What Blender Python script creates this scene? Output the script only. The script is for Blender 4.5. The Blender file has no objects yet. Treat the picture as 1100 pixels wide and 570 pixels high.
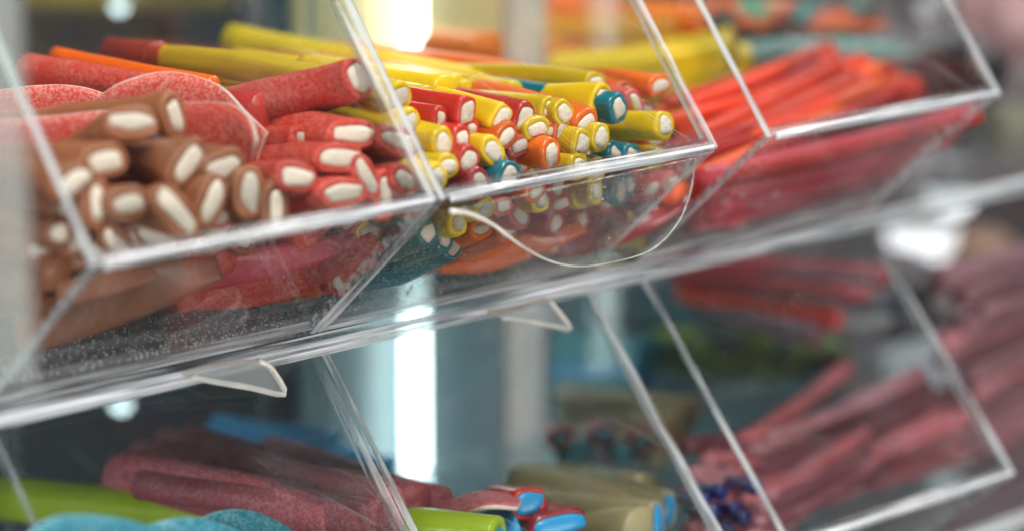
import bpy, bmesh, math, random
from mathutils import Vector, Matrix, noise
random.seed(7)
S = bpy.context.scene
COL = S.collection
W, H, F = 1100.0, 570.0, 3000.0
# ---------------------------------------------------------------- camera
PITCH = math.radians(13.856)
FH = Vector((0.66716, 0.74491, 0)); RT = Vector((0.74491, -0.66716, 0)); ZZ = Vector((0, 0, 1))
FWD = FH * math.cos(PITCH) - ZZ * math.sin(PITCH)
UP = ZZ * math.cos(PITCH) + FH * math.sin(PITCH)
CAM = Vector((-0.57287, -0.67588, 0.19667))
def ray(x, y): return (FWD * F + RT * (x - W / 2) + UP * (H / 2 - y)) / F
def onY(x, y, Y): r = ray(x, y); return CAM + r * ((Y - CAM.y) / r.y)
def onX(x, y, X): r = ray(x, y); return CAM + r * ((X - CAM.x) / r.x)
def onZ(x, y, Z): r = ray(x, y); return CAM + r * ((Z - CAM.z) / r.z)
def at(x, y, d): return CAM + ray(x, y) * d
def proj(P):
    d = P - CAM; z = d.dot(FWD); return W / 2 + F * d.dot(RT) / z, H / 2 - F * d.dot(UP) / z, z
cd = bpy.data.cameras.new('camera'); cam = bpy.data.objects.new('camera', cd); COL.objects.link(cam)
cam.matrix_world = Matrix((RT, UP, -FWD)).transposed().to_4x4(); cam.location = CAM
cd.sensor_width = 36; cd.lens = 36 * F / W; cd.clip_start = 0.05; cd.clip_end = 50
cd.dof.use_dof = True; cd.dof.focus_distance = 0.965; cd.dof.aperture_fstop = 3.6
S.camera = cam

# ---------------------------------------------------------------- materials
def newmat(name):
    m = bpy.data.materials.new(name); m.use_nodes = True
    nt = m.node_tree; nt.nodes.clear()
    out = nt.nodes.new('ShaderNodeOutputMaterial')
    return m, nt, out
def N(nt, t, **k):
    n = nt.nodes.new(t)
    for a, b in k.items():
        if a in n.inputs: n.inputs[a].default_value = b
        else: setattr(n, a, b)
    return n
def objcoord(nt, scale=(1, 1, 1)):
    tc = N(nt, 'ShaderNodeTexCoord'); mp = N(nt, 'ShaderNodeMapping'); mp.inputs['Scale'].default_value = scale
    nt.links.new(tc.outputs['Object'], mp.inputs[0]); return mp.outputs[0]
def c4(c): return (c[0], c[1], c[2], 1)
def plain(name, col, rough=.5, coat=0, metal=0, bump=0, bscale=300, var=.15, vscale=60, spec=.5, sss=0):
    m, nt, out = newmat(name)
    b = N(nt, 'ShaderNodeBsdfPrincipled', Roughness=rough); b.inputs['Metallic'].default_value = metal
    b.inputs['Coat Weight'].default_value = coat; b.inputs['Coat Roughness'].default_value = .08
    b.inputs['Specular IOR Level'].default_value = spec
    if sss:
        b.inputs['Subsurface Weight'].default_value = sss; b.inputs['Subsurface Radius'].default_value = (1, .5, .3); b.inputs['Subsurface Scale'].default_value = .004
    v = objcoord(nt)
    n = N(nt, 'ShaderNodeTexNoise', Scale=vscale, Detail=3.0); nt.links.new(v, n.inputs['Vector'])
    mx = N(nt, 'ShaderNodeMixRGB', blend_type='MIX')
    mx.inputs[1].default_value = c4([x * (1 - var) for x in col]); mx.inputs[2].default_value = c4([min(1, x * (1 + var)) for x in col])
    nt.links.new(n.outputs[0], mx.inputs[0])
    oi = N(nt, 'ShaderNodeObjectInfo'); rr = N(nt, 'ShaderNodeMapRange'); rr.inputs[3].default_value = .72; rr.inputs[4].default_value = 1.12
    nt.links.new(oi.outputs['Random'], rr.inputs[0]); hs = N(nt, 'ShaderNodeHueSaturation'); nt.links.new(rr.outputs[0], hs.inputs['Value'])
    nt.links.new(mx.outputs[0], hs.inputs['Color']); nt.links.new(hs.outputs[0], b.inputs['Base Color'])
    if bump:
        n2 = N(nt, 'ShaderNodeTexNoise', Scale=bscale, Detail=2.0); nt.links.new(v, n2.inputs['Vector'])
        bp = N(nt, 'ShaderNodeBump', Strength=bump, Distance=.0006); nt.links.new(n2.outputs[0], bp.inputs['Height']); nt.links.new(bp.outputs[0], b.inputs['Normal'])
    nt.links.new(b.outputs[0], out.inputs[0]); return m
def sugared(name, col, amount=.5, pale=(.9, .75, .7)):
    """candy rolled in sugar: tiny pale grains over the body colour, thinner in patches"""
    m, nt, out = newmat(name); v = objcoord(nt)
    b = N(nt, 'ShaderNodeBsdfPrincipled', Roughness=.55)
    vo = N(nt, 'ShaderNodeTexVoronoi', Scale=1350.0); nt.links.new(v, vo.inputs['Vector'])
    n = N(nt, 'ShaderNodeTexNoise', Scale=70.0, Detail=2.0); nt.links.new(v, n.inputs['Vector'])
    sp = N(nt, 'ShaderNodeSeparateColor'); nt.links.new(vo.outputs['Color'], sp.inputs[0])
    ml = N(nt, 'ShaderNodeMath', operation='MULTIPLY'); nt.links.new(sp.outputs[0], ml.inputs[0]); nt.links.new(n.outputs[0], ml.inputs[1])
    rp = N(nt, 'ShaderNodeMapRange'); rp.inputs[1].default_value = .10; rp.inputs[2].default_value = .60; rp.inputs[4].default_value = amount
    nt.links.new(ml.outputs[0], rp.inputs[0])
    mx = N(nt, 'ShaderNodeMixRGB'); mx.inputs[1].default_value = c4(col); mx.inputs[2].default_value = c4(pale)
    nt.links.new(rp.outputs[0], mx.inputs[0])
    oi = N(nt, 'ShaderNodeObjectInfo'); rr = N(nt, 'ShaderNodeMapRange'); rr.inputs[3].default_value = .75; rr.inputs[4].default_value = 1.12
    nt.links.new(oi.outputs['Random'], rr.inputs[0]); hs = N(nt, 'ShaderNodeHueSaturation'); nt.links.new(rr.outputs[0], hs.inputs['Value'])
    nt.links.new(mx.outputs[0], hs.inputs['Color']); nt.links.new(hs.outputs[0], b.inputs['Base Color'])
    bp = N(nt, 'ShaderNodeBump', Strength=.9, Distance=.0007); nt.links.new(sp.outputs[0], bp.inputs['Height']); nt.links.new(bp.outputs[0], b.inputs['Normal'])
    nt.links.new(b.outputs[0], out.inputs[0]); return m
def clear(name, tint=(.95, .98, .98), haze=.03, dust=.25, scratch=.2, hazecol=(.8, .85, .88), rough=.02, dustscale=420, mask=.56):
    """thin acrylic sheet: see-through, Fresnel gloss, fine dust and scratches on the face"""
    m, nt, out = newmat(name); v = objcoord(nt)
    tr = N(nt, 'ShaderNodeBsdfTransparent', Color=c4(tint)); gl = N(nt, 'ShaderNodeBsdfGlossy', Roughness=rough)
    n0 = N(nt, 'ShaderNodeTexNoise', Scale=26.0, Detail=0.0); nt.links.new(v, n0.inputs['Vector'])
    bp = N(nt, 'ShaderNodeBump', Strength=.12, Distance=.004); nt.links.new(n0.outputs[0], bp.inputs['Height'])
    nt.links.new(bp.outputs[0], gl.inputs['Normal'])
    lw = N(nt, 'ShaderNodeLayerWeight', Blend=.5); nt.links.new(bp.outputs[0], lw.inputs['Normal'])
    pw = N(nt, 'ShaderNodeMath', operation='POWER'); nt.links.new(lw.outputs['Facing'], pw.inputs[0]); pw.inputs[1].default_value = 5
    fr = N(nt, 'ShaderNodeMapRange'); fr.inputs[3].default_value = .04; fr.inputs[4].default_value = 1; nt.links.new(pw.outputs[0], fr.inputs[0])
    m1 = N(nt, 'ShaderNodeMixShader'); nt.links.new(fr.outputs[0], m1.inputs[0]); nt.links.new(tr.outputs[0], m1.inputs[1]); nt.links.new(gl.outputs[0], m1.inputs[2])
    df = N(nt, 'ShaderNodeBsdfDiffuse', Color=c4(hazecol)); tl = N(nt, 'ShaderNodeBsdfTranslucent', Color=c4(hazecol))
    dd = N(nt, 'ShaderNodeMixShader', Fac=.5); nt.links.new(df.outputs[0], dd.inputs[1]); nt.links.new(tl.outputs[0], dd.inputs[2])
    if not dust and not scratch:
        m2 = N(nt, 'ShaderNodeMixShader', Fac=haze); nt.links.new(m1.outputs[0], m2.inputs[1]); nt.links.new(dd.outputs[0], m2.inputs[2])
        nt.links.new(m2.outputs[0], out.inputs[0]); return m
    # dust: sparse bright specks in drifts
    vo = N(nt, 'ShaderNodeTexVoronoi', Scale=float(dustscale)); nt.links.new(v, vo.inputs['Vector'])
    r1 = N(nt, 'ShaderNodeMapRange'); r1.inputs[1].default_value = .10; r1.inputs[2].default_value = .22; r1.inputs[3].default_value = 1; r1.inputs[4].default_value = 0
    nt.links.new(vo.outputs['Distance'], r1.inputs[0])
    n1 = N(nt, 'ShaderNodeTexNoise', Scale=22.0, Detail=2.0, Roughness=.7); nt.links.new(v, n1.inputs['Vector'])
    r2 = N(nt, 'ShaderNodeMapRange'); r2.inputs[1].default_value = mask; r2.inputs[2].default_value = mask + .12
    nt.links.new(n1.outputs[0], r2.inputs[0])
    mu = N(nt, 'ShaderNodeMath', operation='MULTIPLY'); nt.links.new(r1.outputs[0], mu.inputs[0]); nt.links.new(r2.outputs[0], mu.inputs[1])
    mu2 = N(nt, 'ShaderNodeMath', operation='MULTIPLY'); nt.links.new(mu.outputs[0], mu2.inputs[0]); mu2.inputs[1].default_value = dust
    # scratches: two sets of long thin marks, masked into patches
    last = mu2
    for rot, sc, off in (((.3, .9, .2), (1100, 14, 14), 3.1), ((-.5, .2, 1.1), (14, 1300, 14), 7.7)) if scratch > .12 else ():
        mp = N(nt, 'ShaderNodeMapping'); mp.inputs['Rotation'].default_value = rot; mp.inputs['Scale'].default_value = sc; mp.inputs['Location'].default_value = (off, off, 0)
        mpr = N(nt, 'ShaderNodeMapping'); mpr.inputs['Rotation'].default_value = rot; nt.links.new(v, mpr.inputs[0])
        mp.inputs['Rotation'].default_value = (0, 0, 0); nt.links.new(mpr.outputs[0], mp.inputs[0])
        ns = N(nt, 'ShaderNodeTexNoise', Scale=1.0, Detail=1.0); nt.links.new(mp.outputs[0], ns.inputs['Vector'])
        rs = N(nt, 'ShaderNodeMapRange'); rs.inputs[1].default_value = .73; rs.inputs[2].default_value = .80; nt.links.new(ns.outputs[0], rs.inputs[0])
        ms = N(nt, 'ShaderNodeMath', operation='MULTIPLY'); nt.links.new(rs.outputs[0], ms.inputs[0]); ms.inputs[1].default_value = scratch
        ad = N(nt, 'ShaderNodeMath', operation='MAXIMUM'); nt.links.new(last.outputs[0], ad.inputs[0]); nt.links.new(ms.outputs[0], ad.inputs[1]); last = ad
    sm = N(nt, 'ShaderNodeMapRange'); sm.inputs[1].default_value = .5; sm.inputs[2].default_value = .8; sm.inputs[4].default_value = .03; nt.links.new(n1.outputs[0], sm.inputs[0])
    a0 = N(nt, 'ShaderNodeMath', operation='ADD'); nt.links.new(last.outputs[0], a0.inputs[0]); nt.links.new(sm.outputs[0], a0.inputs[1]); last = a0
    ah = N(nt, 'ShaderNodeMath', operation='ADD'); nt.links.new(last.outputs[0], ah.inputs[0]); ah.inputs[1].default_value = haze; ah.use_clamp = True
    m2 = N(nt, 'ShaderNodeMixShader'); nt.links.new(ah.outputs[0], m2.inputs[0]); nt.links.new(m1.outputs[0], m2.inputs[1]); nt.links.new(dd.outputs[0], m2.inputs[2])
    nt.links.new(m2.outputs[0], out.inputs[0]); return m
def rimmat(name, col=(.72, .76, .78), trans=.5, stretch=(30, 260, 260), rot=0.0, dark=.3):
    """sawn and polished acrylic edge: streaks along its length, partly see-through, catches light"""
    m, nt, out = newmat(name)
    mr = N(nt, 'ShaderNodeMapping'); mr.inputs['Rotation'].default_value = (rot, 0, 0)
    tc = N(nt, 'ShaderNodeTexCoord'); nt.links.new(tc.outputs['Object'], mr.inputs[0])
    ms = N(nt, 'ShaderNodeMapping'); ms.inputs['Scale'].default_value = stretch; nt.links.new(mr.outputs[0], ms.inputs[0]); v = ms.outputs[0]
    n = N(nt, 'ShaderNodeTexNoise', Scale=1.0, Detail=2.0); nt.links.new(v, n.inputs['Vector'])
    n.inputs['Distortion'].default_value = .15
    gl = N(nt, 'ShaderNodeBsdfPrincipled', Roughness=.12); gl.inputs['Specular IOR Level'].default_value = 1.0
    gl.inputs['Coat Weight'].default_value = .5; gl.inputs['Coat Roughness'].default_value = .04
    cr = N(nt, 'ShaderNodeValToRGB'); e = cr.color_ramp.elements
    e[0].position = .34; e[0].color = c4([x * dark for x in col]); e[1].position = .54; e[1].color = c4(col)
    nt.links.new(n.outputs[0], cr.inputs[0]); nt.links.new(cr.outputs[0], gl.inputs['Base Color'])
    bp = N(nt, 'ShaderNodeBump', Strength=.4, Distance=.0012); nt.links.new(n.outputs[0], bp.inputs['Height']); nt.links.new(bp.outputs[0], gl.inputs['Normal'])
    tr = N(nt, 'ShaderNodeBsdfTransparent', Color=(.9, .94, .95, 1))
    rr = N(nt, 'ShaderNodeMapRange'); rr.inputs[1].default_value = .35; rr.inputs[2].default_value = .62; rr.inputs[3].default_value = min(1, trans + .3); rr.inputs[4].default_value = max(0, trans - .3)
    nt.links.new(n.outputs[0], rr.inputs[0])
    mx = N(nt, 'ShaderNodeMixShader'); nt.links.new(rr.outputs[0], mx.inputs[0]); nt.links.new(gl.outputs[0], mx.inputs[1]); nt.links.new(tr.outputs[0], mx.inputs[2])
    nt.links.new(mx.outputs[0], out.inputs[0]); return m
def glow(name, col, st):
    m, nt, out = newmat(name); e = N(nt, 'ShaderNodeEmission', Color=c4(col), Strength=st); nt.links.new(e.outputs[0], out.inputs[0]); return m

M = dict(
    yellow=plain('glossy_yellow', (.84, .53, .003), .33, .22, bump=.5, bscale=110),
    red=plain('glossy_red', (.64, .026, .012), .33, .25, bump=.5, bscale=110),
    dred=plain('dark_red', (.40, .012, .02), .3, .5, bump=.5, bscale=110),
    orange=plain('glossy_orange', (.88, .14, .005), .33, .2, bump=.5, bscale=110),
    teal=plain('glossy_teal', (.0, .17, .22), .28, .35, bump=.5, bscale=110),
    pink=plain('glossy_pink', (.72, .12, .10), .35, .4, bump=.3),
    brown=plain('cola_brown', (.33, .105, .040), .5, .1, bump=.3, var=.3),
    white=plain('white_filling', (.82, .67, .56), .5, .1, bump=.9, var=.12, bscale=700, vscale=300),
    blue=plain('blue_filling', (.02, .30, .62), .4, .2, bump=.3),
    lime=plain('lime_green', (.42, .55, .02), .35, .4, bump=.2),
    beige=plain('beige_candy', (.38, .30, .16), .45, .2, bump=.3),
    amber=plain('amber_orange', (.85, .28, .01), .35, .3, bump=.3),
    dusty=plain('dusty_mauve', (.24, .12, .14), .6, bump=.3, var=.4),
    berry=plain('berry_blue', (.008, .02, .14), .4, .2),
    rorange2=plain('bright_red_orange', (.88, .11, .02), .5, .1, bump=.5, bscale=300, var=.3),
    rorange3=plain('gap_shade_red_orange', (.40, .013, .008), .5, .1, bump=.5, bscale=300, var=.3),  # kept dark to paint the shaded gaps between strands
    wine2=plain('pale_veiled_red', (.74, .14, .16), .5, .1, bump=.5, var=.3),  # paler red, reflection veil mixed into the colour
    rorange=plain('red_orange', (.80, .050, .012), .45, .2, bump=.5, bscale=400, var=.25),
    wine=plain('pink_veiled_red', (.62, .045, .07), .5, .2, bump=.4, var=.3),  # red with the front panel's reflection veil mixed into the colour
    mauve=sugared('mauve_sugar', (.52, .085, .10), .48, (.75, .45, .5)),
    sred=sugared('red_sugar', (.66, .032, .016), .33, (.95, .58, .44)),
    belt=sugared('coral_sugar', (.80, .060, .030), .38, (1, .74, .64)),
    bteal=sugared('teal_sugar', (.0, .22, .32), .42, (.5, .8, .85)),
    mauve3=sugared('dark_mauve_sugar', (.17, .03, .045), .25, (.6, .35, .4)),
    mauve2=sugared('pale_mauve_sugar', (.44, .14, .17), .45, (.8, .55, .6)),
    pale=sugared('pale_sugar', (.85, .60, .52), .6, (.95, .9, .85)),
    paleteal=sugared('pale_teal_sugar', (.15, .5, .6), .6, (.8, .95, .98)),
)

# ---------------------------------------------------------------- object helpers
def link(name, bm, mats, parent=None, smooth=True):
    me = bpy.data.meshes.new(name); bm.normal_update()
    if smooth:
        for f in bm.faces: f.smooth = True
    bm.to_mesh(me); bm.free()
    for m in (mats if isinstance(mats, (list, tuple)) else [mats]): me.materials.append(m)
    o = bpy.data.objects.new(name, me); COL.objects.link(o)
    if parent is not None: o.parent = parent
    return o
def tag(o, label=None, cat=None, group=None, kind=None):
    for k, v in (('label', label), ('category', cat), ('group', group), ('kind', kind)):
        if v: o[k] = v
    return o
def empty(name, loc):
    o = bpy.data.objects.new(name, None); COL.objects.link(o); o.location = loc; o.empty_display_size = .01; return o
def local(o, bm):
    bmesh.ops.translate(bm, verts=bm.verts, vec=-Vector(o.location))
def prism(bm, pts, thick_vec, rim=1, face=0):
    """extruded outline: two broad faces (slot 0) and the cut edge all round (slot 1)"""
    a = [bm.verts.new(p - thick_vec / 2) for p in pts]; b = [bm.verts.new(p + thick_vec / 2) for p in pts]
    f1 = bm.faces.new(a); f2 = bm.faces.new(b[::-1]); f1.material_index = f2.material_index = face
    n = len(pts)
    for i in range(n):
        f = bm.faces.new((a[i], b[i], b[(i + 1) % n], a[(i + 1) % n])); f.material_index = rim
    bmesh.ops.recalc_face_normals(bm, faces=bm.faces)
def box(bm, lo, hi, mi=0):
    v = [bm.verts.new((x, y, z)) for x in (lo[0], hi[0]) for y in (lo[1], hi[1]) for z in (lo[2], hi[2])]
    for q in ((0, 1, 3, 2), (4, 6, 7, 5), (0, 4, 5, 1), (2, 3, 7, 6), (0, 2, 6, 4), (1, 5, 7, 3)):
        f = bm.faces.new([v[i] for i in q]); f.material_index = mi

# ---------------------------------------------------------------- candy tubes
CANDY = []      # (object, kind phrase, zone, end point)
def frame_at(d):
    u = Vector((1, 0, 0)) - d * d.x; u.normalize(); v = u.cross(d) * -1
    if v.z < 0: v = -v
    return u, v
def tube_meshes(P0, pts, rb, ends, roll, core=None, wall=.0016, ns=28, pinch=.022, back_core=False):
    """pts: path from the front end backwards.  ends: (a,b) half axes of the cut face incl. wall."""
    o_bm = bmesh.new(); prev = None; s = 0; n = len(pts); rings = []
    seed = random.random() * 50
    for i, p in enumerate(pts):
        if i: s += (pts[i] - pts[i - 1]).length
        t = (pts[min(i + 1, n - 1)] - pts[max(i - 1, 0)]).normalized()
        u, v = frame_at(t)
        k = min(1, s / pinch); k = k * k * (3 - 2 * k)
        a = ends[0] * (1 - k) + rb * k; b = ends[1] * (1 - k) + rb * k
        if s < .0012: a *= .93 + .07 * s / .0012; b *= .93 + .07 * s / .0012
        w = 1 + .06 * noise.noise(Vector((s * 40, seed, 0)))
        ring = []
        for j in range(ns):
            th = 2 * math.pi * j / ns
            ca, sa = math.cos(th), math.sin(th)
            # squarish squeeze on pinched ends
            q = 1 + .13 * noise.noise(Vector((ca * 1.3, sa * 1.3, seed + s * 16))) + .03 * noise.noise(Vector((ca * 4, sa * 4, seed + s * 30)))
            ex = 1 - .2 * (1 - k); x, y = a * math.copysign(abs(ca) ** ex, ca) * w * q, b * math.copysign(abs(sa) ** ex, sa) * w * q
            cr, sr = math.cos(roll), math.sin(roll)
            ring.append(o_bm.verts.new(p + u * (x * cr - y * sr) + v * (x * sr + y * cr)))
        rings.append(ring)
    for i in range(n - 1):
        for j in range(ns):
            o_bm.faces.new((rings[i][j], rings[i][(j + 1) % ns], rings[i + 1][(j + 1) % ns], rings[i + 1][j]))
    # far end rounded off
    t = (pts[-1] - pts[-2]).normalized(); c = o_bm.verts.new(pts[-1] + t * rb * .4)
    for j in range(ns): o_bm.faces.new((rings[-1][j], rings[-1][(j + 1) % ns], c))
    t0 = (pts[1] - pts[0]).normalized(); u, v = frame_at(t0)
    if core is None:
        c = o_bm.verts.new(pts[0] - t0 * rb * .12)
        for j in range(ns): o_bm.faces.new((rings[0][(j + 1) % ns], rings[0][j], c))
        bmesh.ops.recalc_face_normals(o_bm, faces=o_bm.faces)
        return o_bm, None
    def cring(bm, sc, off):
        out = []
        for j in range(ns):
            th = 2 * math.pi * j / ns; ca, sa = math.cos(th), math.sin(th)
            q = 1 + .26 * noise.noise(Vector((ca * 1.1, sa * 1.1, seed + 9)))
            ex = .78; x, y = core[0] * math.copysign(abs(ca) ** ex, ca) * sc * q, core[1] * math.copysign(abs(sa) ** ex, sa) * sc * q
            cr, sr = math.cos(roll), math.sin(roll)
            out.append(bm.verts.new(pts[0] + t0 * off + u * (x * cr - y * sr) + v * (x * sr + y * cr)))
        return out
    r1 = cring(o_bm, 1.0, -.0003)
    r2 = cring(o_bm, 1.0, .004)
    for A, B in ((rings[0], r1), (r1, r2)):
        for j in range(ns): o_bm.faces.new((A[(j + 1) % ns], A[j], B[j], B[(j + 1) % ns]))
    bmesh.ops.recalc_face_normals(o_bm, faces=o_bm.faces)
    c_bm = bmesh.new()
    q = [cring(c_bm, .985, .006), cring(c_bm, .985, -.0002), cring(c_bm, .88, -.0008), cring(c_bm, .5, -.0013)]
    for A, B in zip(q, q[1:]):
        for j in range(ns): c_bm.faces.new((A[j], A[(j + 1) % ns], B[(j + 1) % ns], B[j]))
    c_bm.faces.new(q[-1]); c_bm.faces.new(q[0][::-1])
    bmesh.ops.recalc_face_normals(c_bm, faces=c_bm.faces)
    return o_bm, c_bm
def candy(P0, dirv, length, mat, core_px=None, roll=0, kindp='', zone='', rb=None, wall=.0016, curve=(0, 0), coremat='white', name='candy_tube', floor=-.0565, pinch=.022, xlim=None, ylim=.268):
    z = proj(P0)[2]; k = z / F
    d = Vector(dirv).normalized()
    if core_px:
        a = core_px[0] * .5 * k / (1 - .25 * abs(math.cos(roll))) ; b = core_px[1] * .5 * k / (1 - .25 * abs(math.sin(roll)))
        core = (a, b); ends = (a + wall, b + wall)
    else: core = None; ends = (rb, rb)
    if rb is None: rb = (ends[0] + ends[1]) / 2
    pts = []; n = 16
    for i in range(n + 1):
        s = length * i / n
        if i == 1: s = .0012
        p = P0 + d * s + Vector((curve[0], 0, curve[1])) * (s / length) ** 2 * length
        p.z = max(p.z, floor + rb) if i > 2 else p.z
        if xlim: p.x = min(max(p.x, xlim[0] + rb), xlim[1] - rb) if i > 2 else p.x
        if p.y > ylim: break
        pts.append(p)
    ob, cb = tube_meshes(P0, pts, rb, ends, roll, core, wall, pinch=pinch)
    if cb is None:
        bmesh.ops.translate(ob, verts=ob.verts, vec=-P0)
        o = link(name, ob, M[mat]); o.location = P0
    else:
        o = empty(name, P0)
        local(o, ob); local(o, cb)
        link('coating', ob, M[mat], o); link('filling', cb, M[coremat], o)
    CANDY.append((o, kindp, zone, P0.copy()))
    return o
# the planes of the bin front, offset inwards
LIP, LIDTOP, BASE = (0, 0), (.070, .0865), (.066, -.058)
def front_pt(x, y, off=.010, row=0):
    """point on this pixel's ray just inside the slanting bin front"""
    r = ray(x, y); best = 0
    ly, lz = (0, 0) if row == 0 else (-.015, -.152)
    for (dy, dz) in ((LIDTOP if row == 0 else (.083, .0915)), BASE if row == 0 else (.066, -.058)):
        n = Vector((0, abs(dz), -dy if dz > 0 else dy)).normalized()   # points inwards
        q = Vector((0, ly, lz)) + n * off
        t = (q - CAM).dot(n) / r.dot(n)
        if t > best: best = t
    return CAM + r * best

XA, XB, XC = (-.1295, -.003), (.0035, .1275), (.1595, .285)
# --- brown cola tubes (left bin): x, y, core w, core h, roll deg
brown = [(142, 131, 44, 24, -10), (187, 126, 42, 17, 100), (112, 174, 44, 28, 0), (202, 176, 44, 24, 38), (240, 181, 40, 26, 10),
         (105, 219, 42, 17, 85), (138, 219, 34, 24, 0), (190, 228, 60, 20, -52), (228, 216, 46, 20, 52), (170, 254, 50, 25, -25),
         (233, 249, 40, 20, 48), (127, 264, 50, 18, -50), (268, 206, 48, 20, 82), (297, 226, 54, 16, 85), (78, 196, 38, 22, 20),
         (80, 246, 40, 20, 60), (262, 250, 40, 18, 80)]
for i, (x, y, w, h, r) in enumerate(brown):
    off = .014 + .004 * random.random() + (.012 if y > 240 else 0)
    if i == 1: off += .010
    az = -.10 + random.uniform(-.08, .08)
    if i == 0: az = -.42
    candy(front_pt(x, y, off), (random.uniform(-.1, .12), 1, az), .16, 'brown', (w * .86, h * .82), math.radians(r), 'brown candy tube', 'brown pile', wall=.0027, rb=.0060, curve=(0, -.1), xlim=XA)
# --- sugared red tubes
reds = [(385, 84, 20, 32, 22, -.28, .0075), (379, 144, 42, 20, -8, -.20, .0075), (432, 152, 46, 18, -20, -.18, .0065), (365, 170, 46, 20, -8, -.2, .0072),
        (319, 190, 34, 22, -15, -.25, .007), (369, 207, 42, 20, -4, -.2, .0072), (393, 190, 42, 15, -68, -.2, .006), (414, 210, 46, 14, 80, -.2, .006),
        (435, 194, 24, 16, -42, -.2, .006), (347, 233, 38, 18, 24, -.25, .0065), (378, 233, 32, 15, 30, -.25, .0065), (318, 228, 36, 13, 62, -.3, .006),
        (300, 262, 34, 16, 20, -.3, .006), (340, 262, 34, 16, 40, -.3, .006), (405, 236, 30, 14, 10, -.25, .006), (330, 150, 30, 14, -20, -.2, .007), (300,196,26,12,-70,-.2,.007)]
for i, (x, y, w, h, r, az, rb) in enumerate(reds):
    off = .012 + (.012 if y > 225 else 0) + (.018 if i in (12, 13, 15, 16) else 0) + random.uniform(0, .003)
    if i == 0: off = .008
    candy(front_pt(x, y, off), (random.uniform(-.05, .1), 1, az + random.uniform(-.04, .04)), .17, 'sred', (w * .92, h * .9), math.radians(r), 'sugared red candy tube', 'red pile', wall=.0022, rb=rb, curve=(0, .02), xlim=XA)
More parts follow.
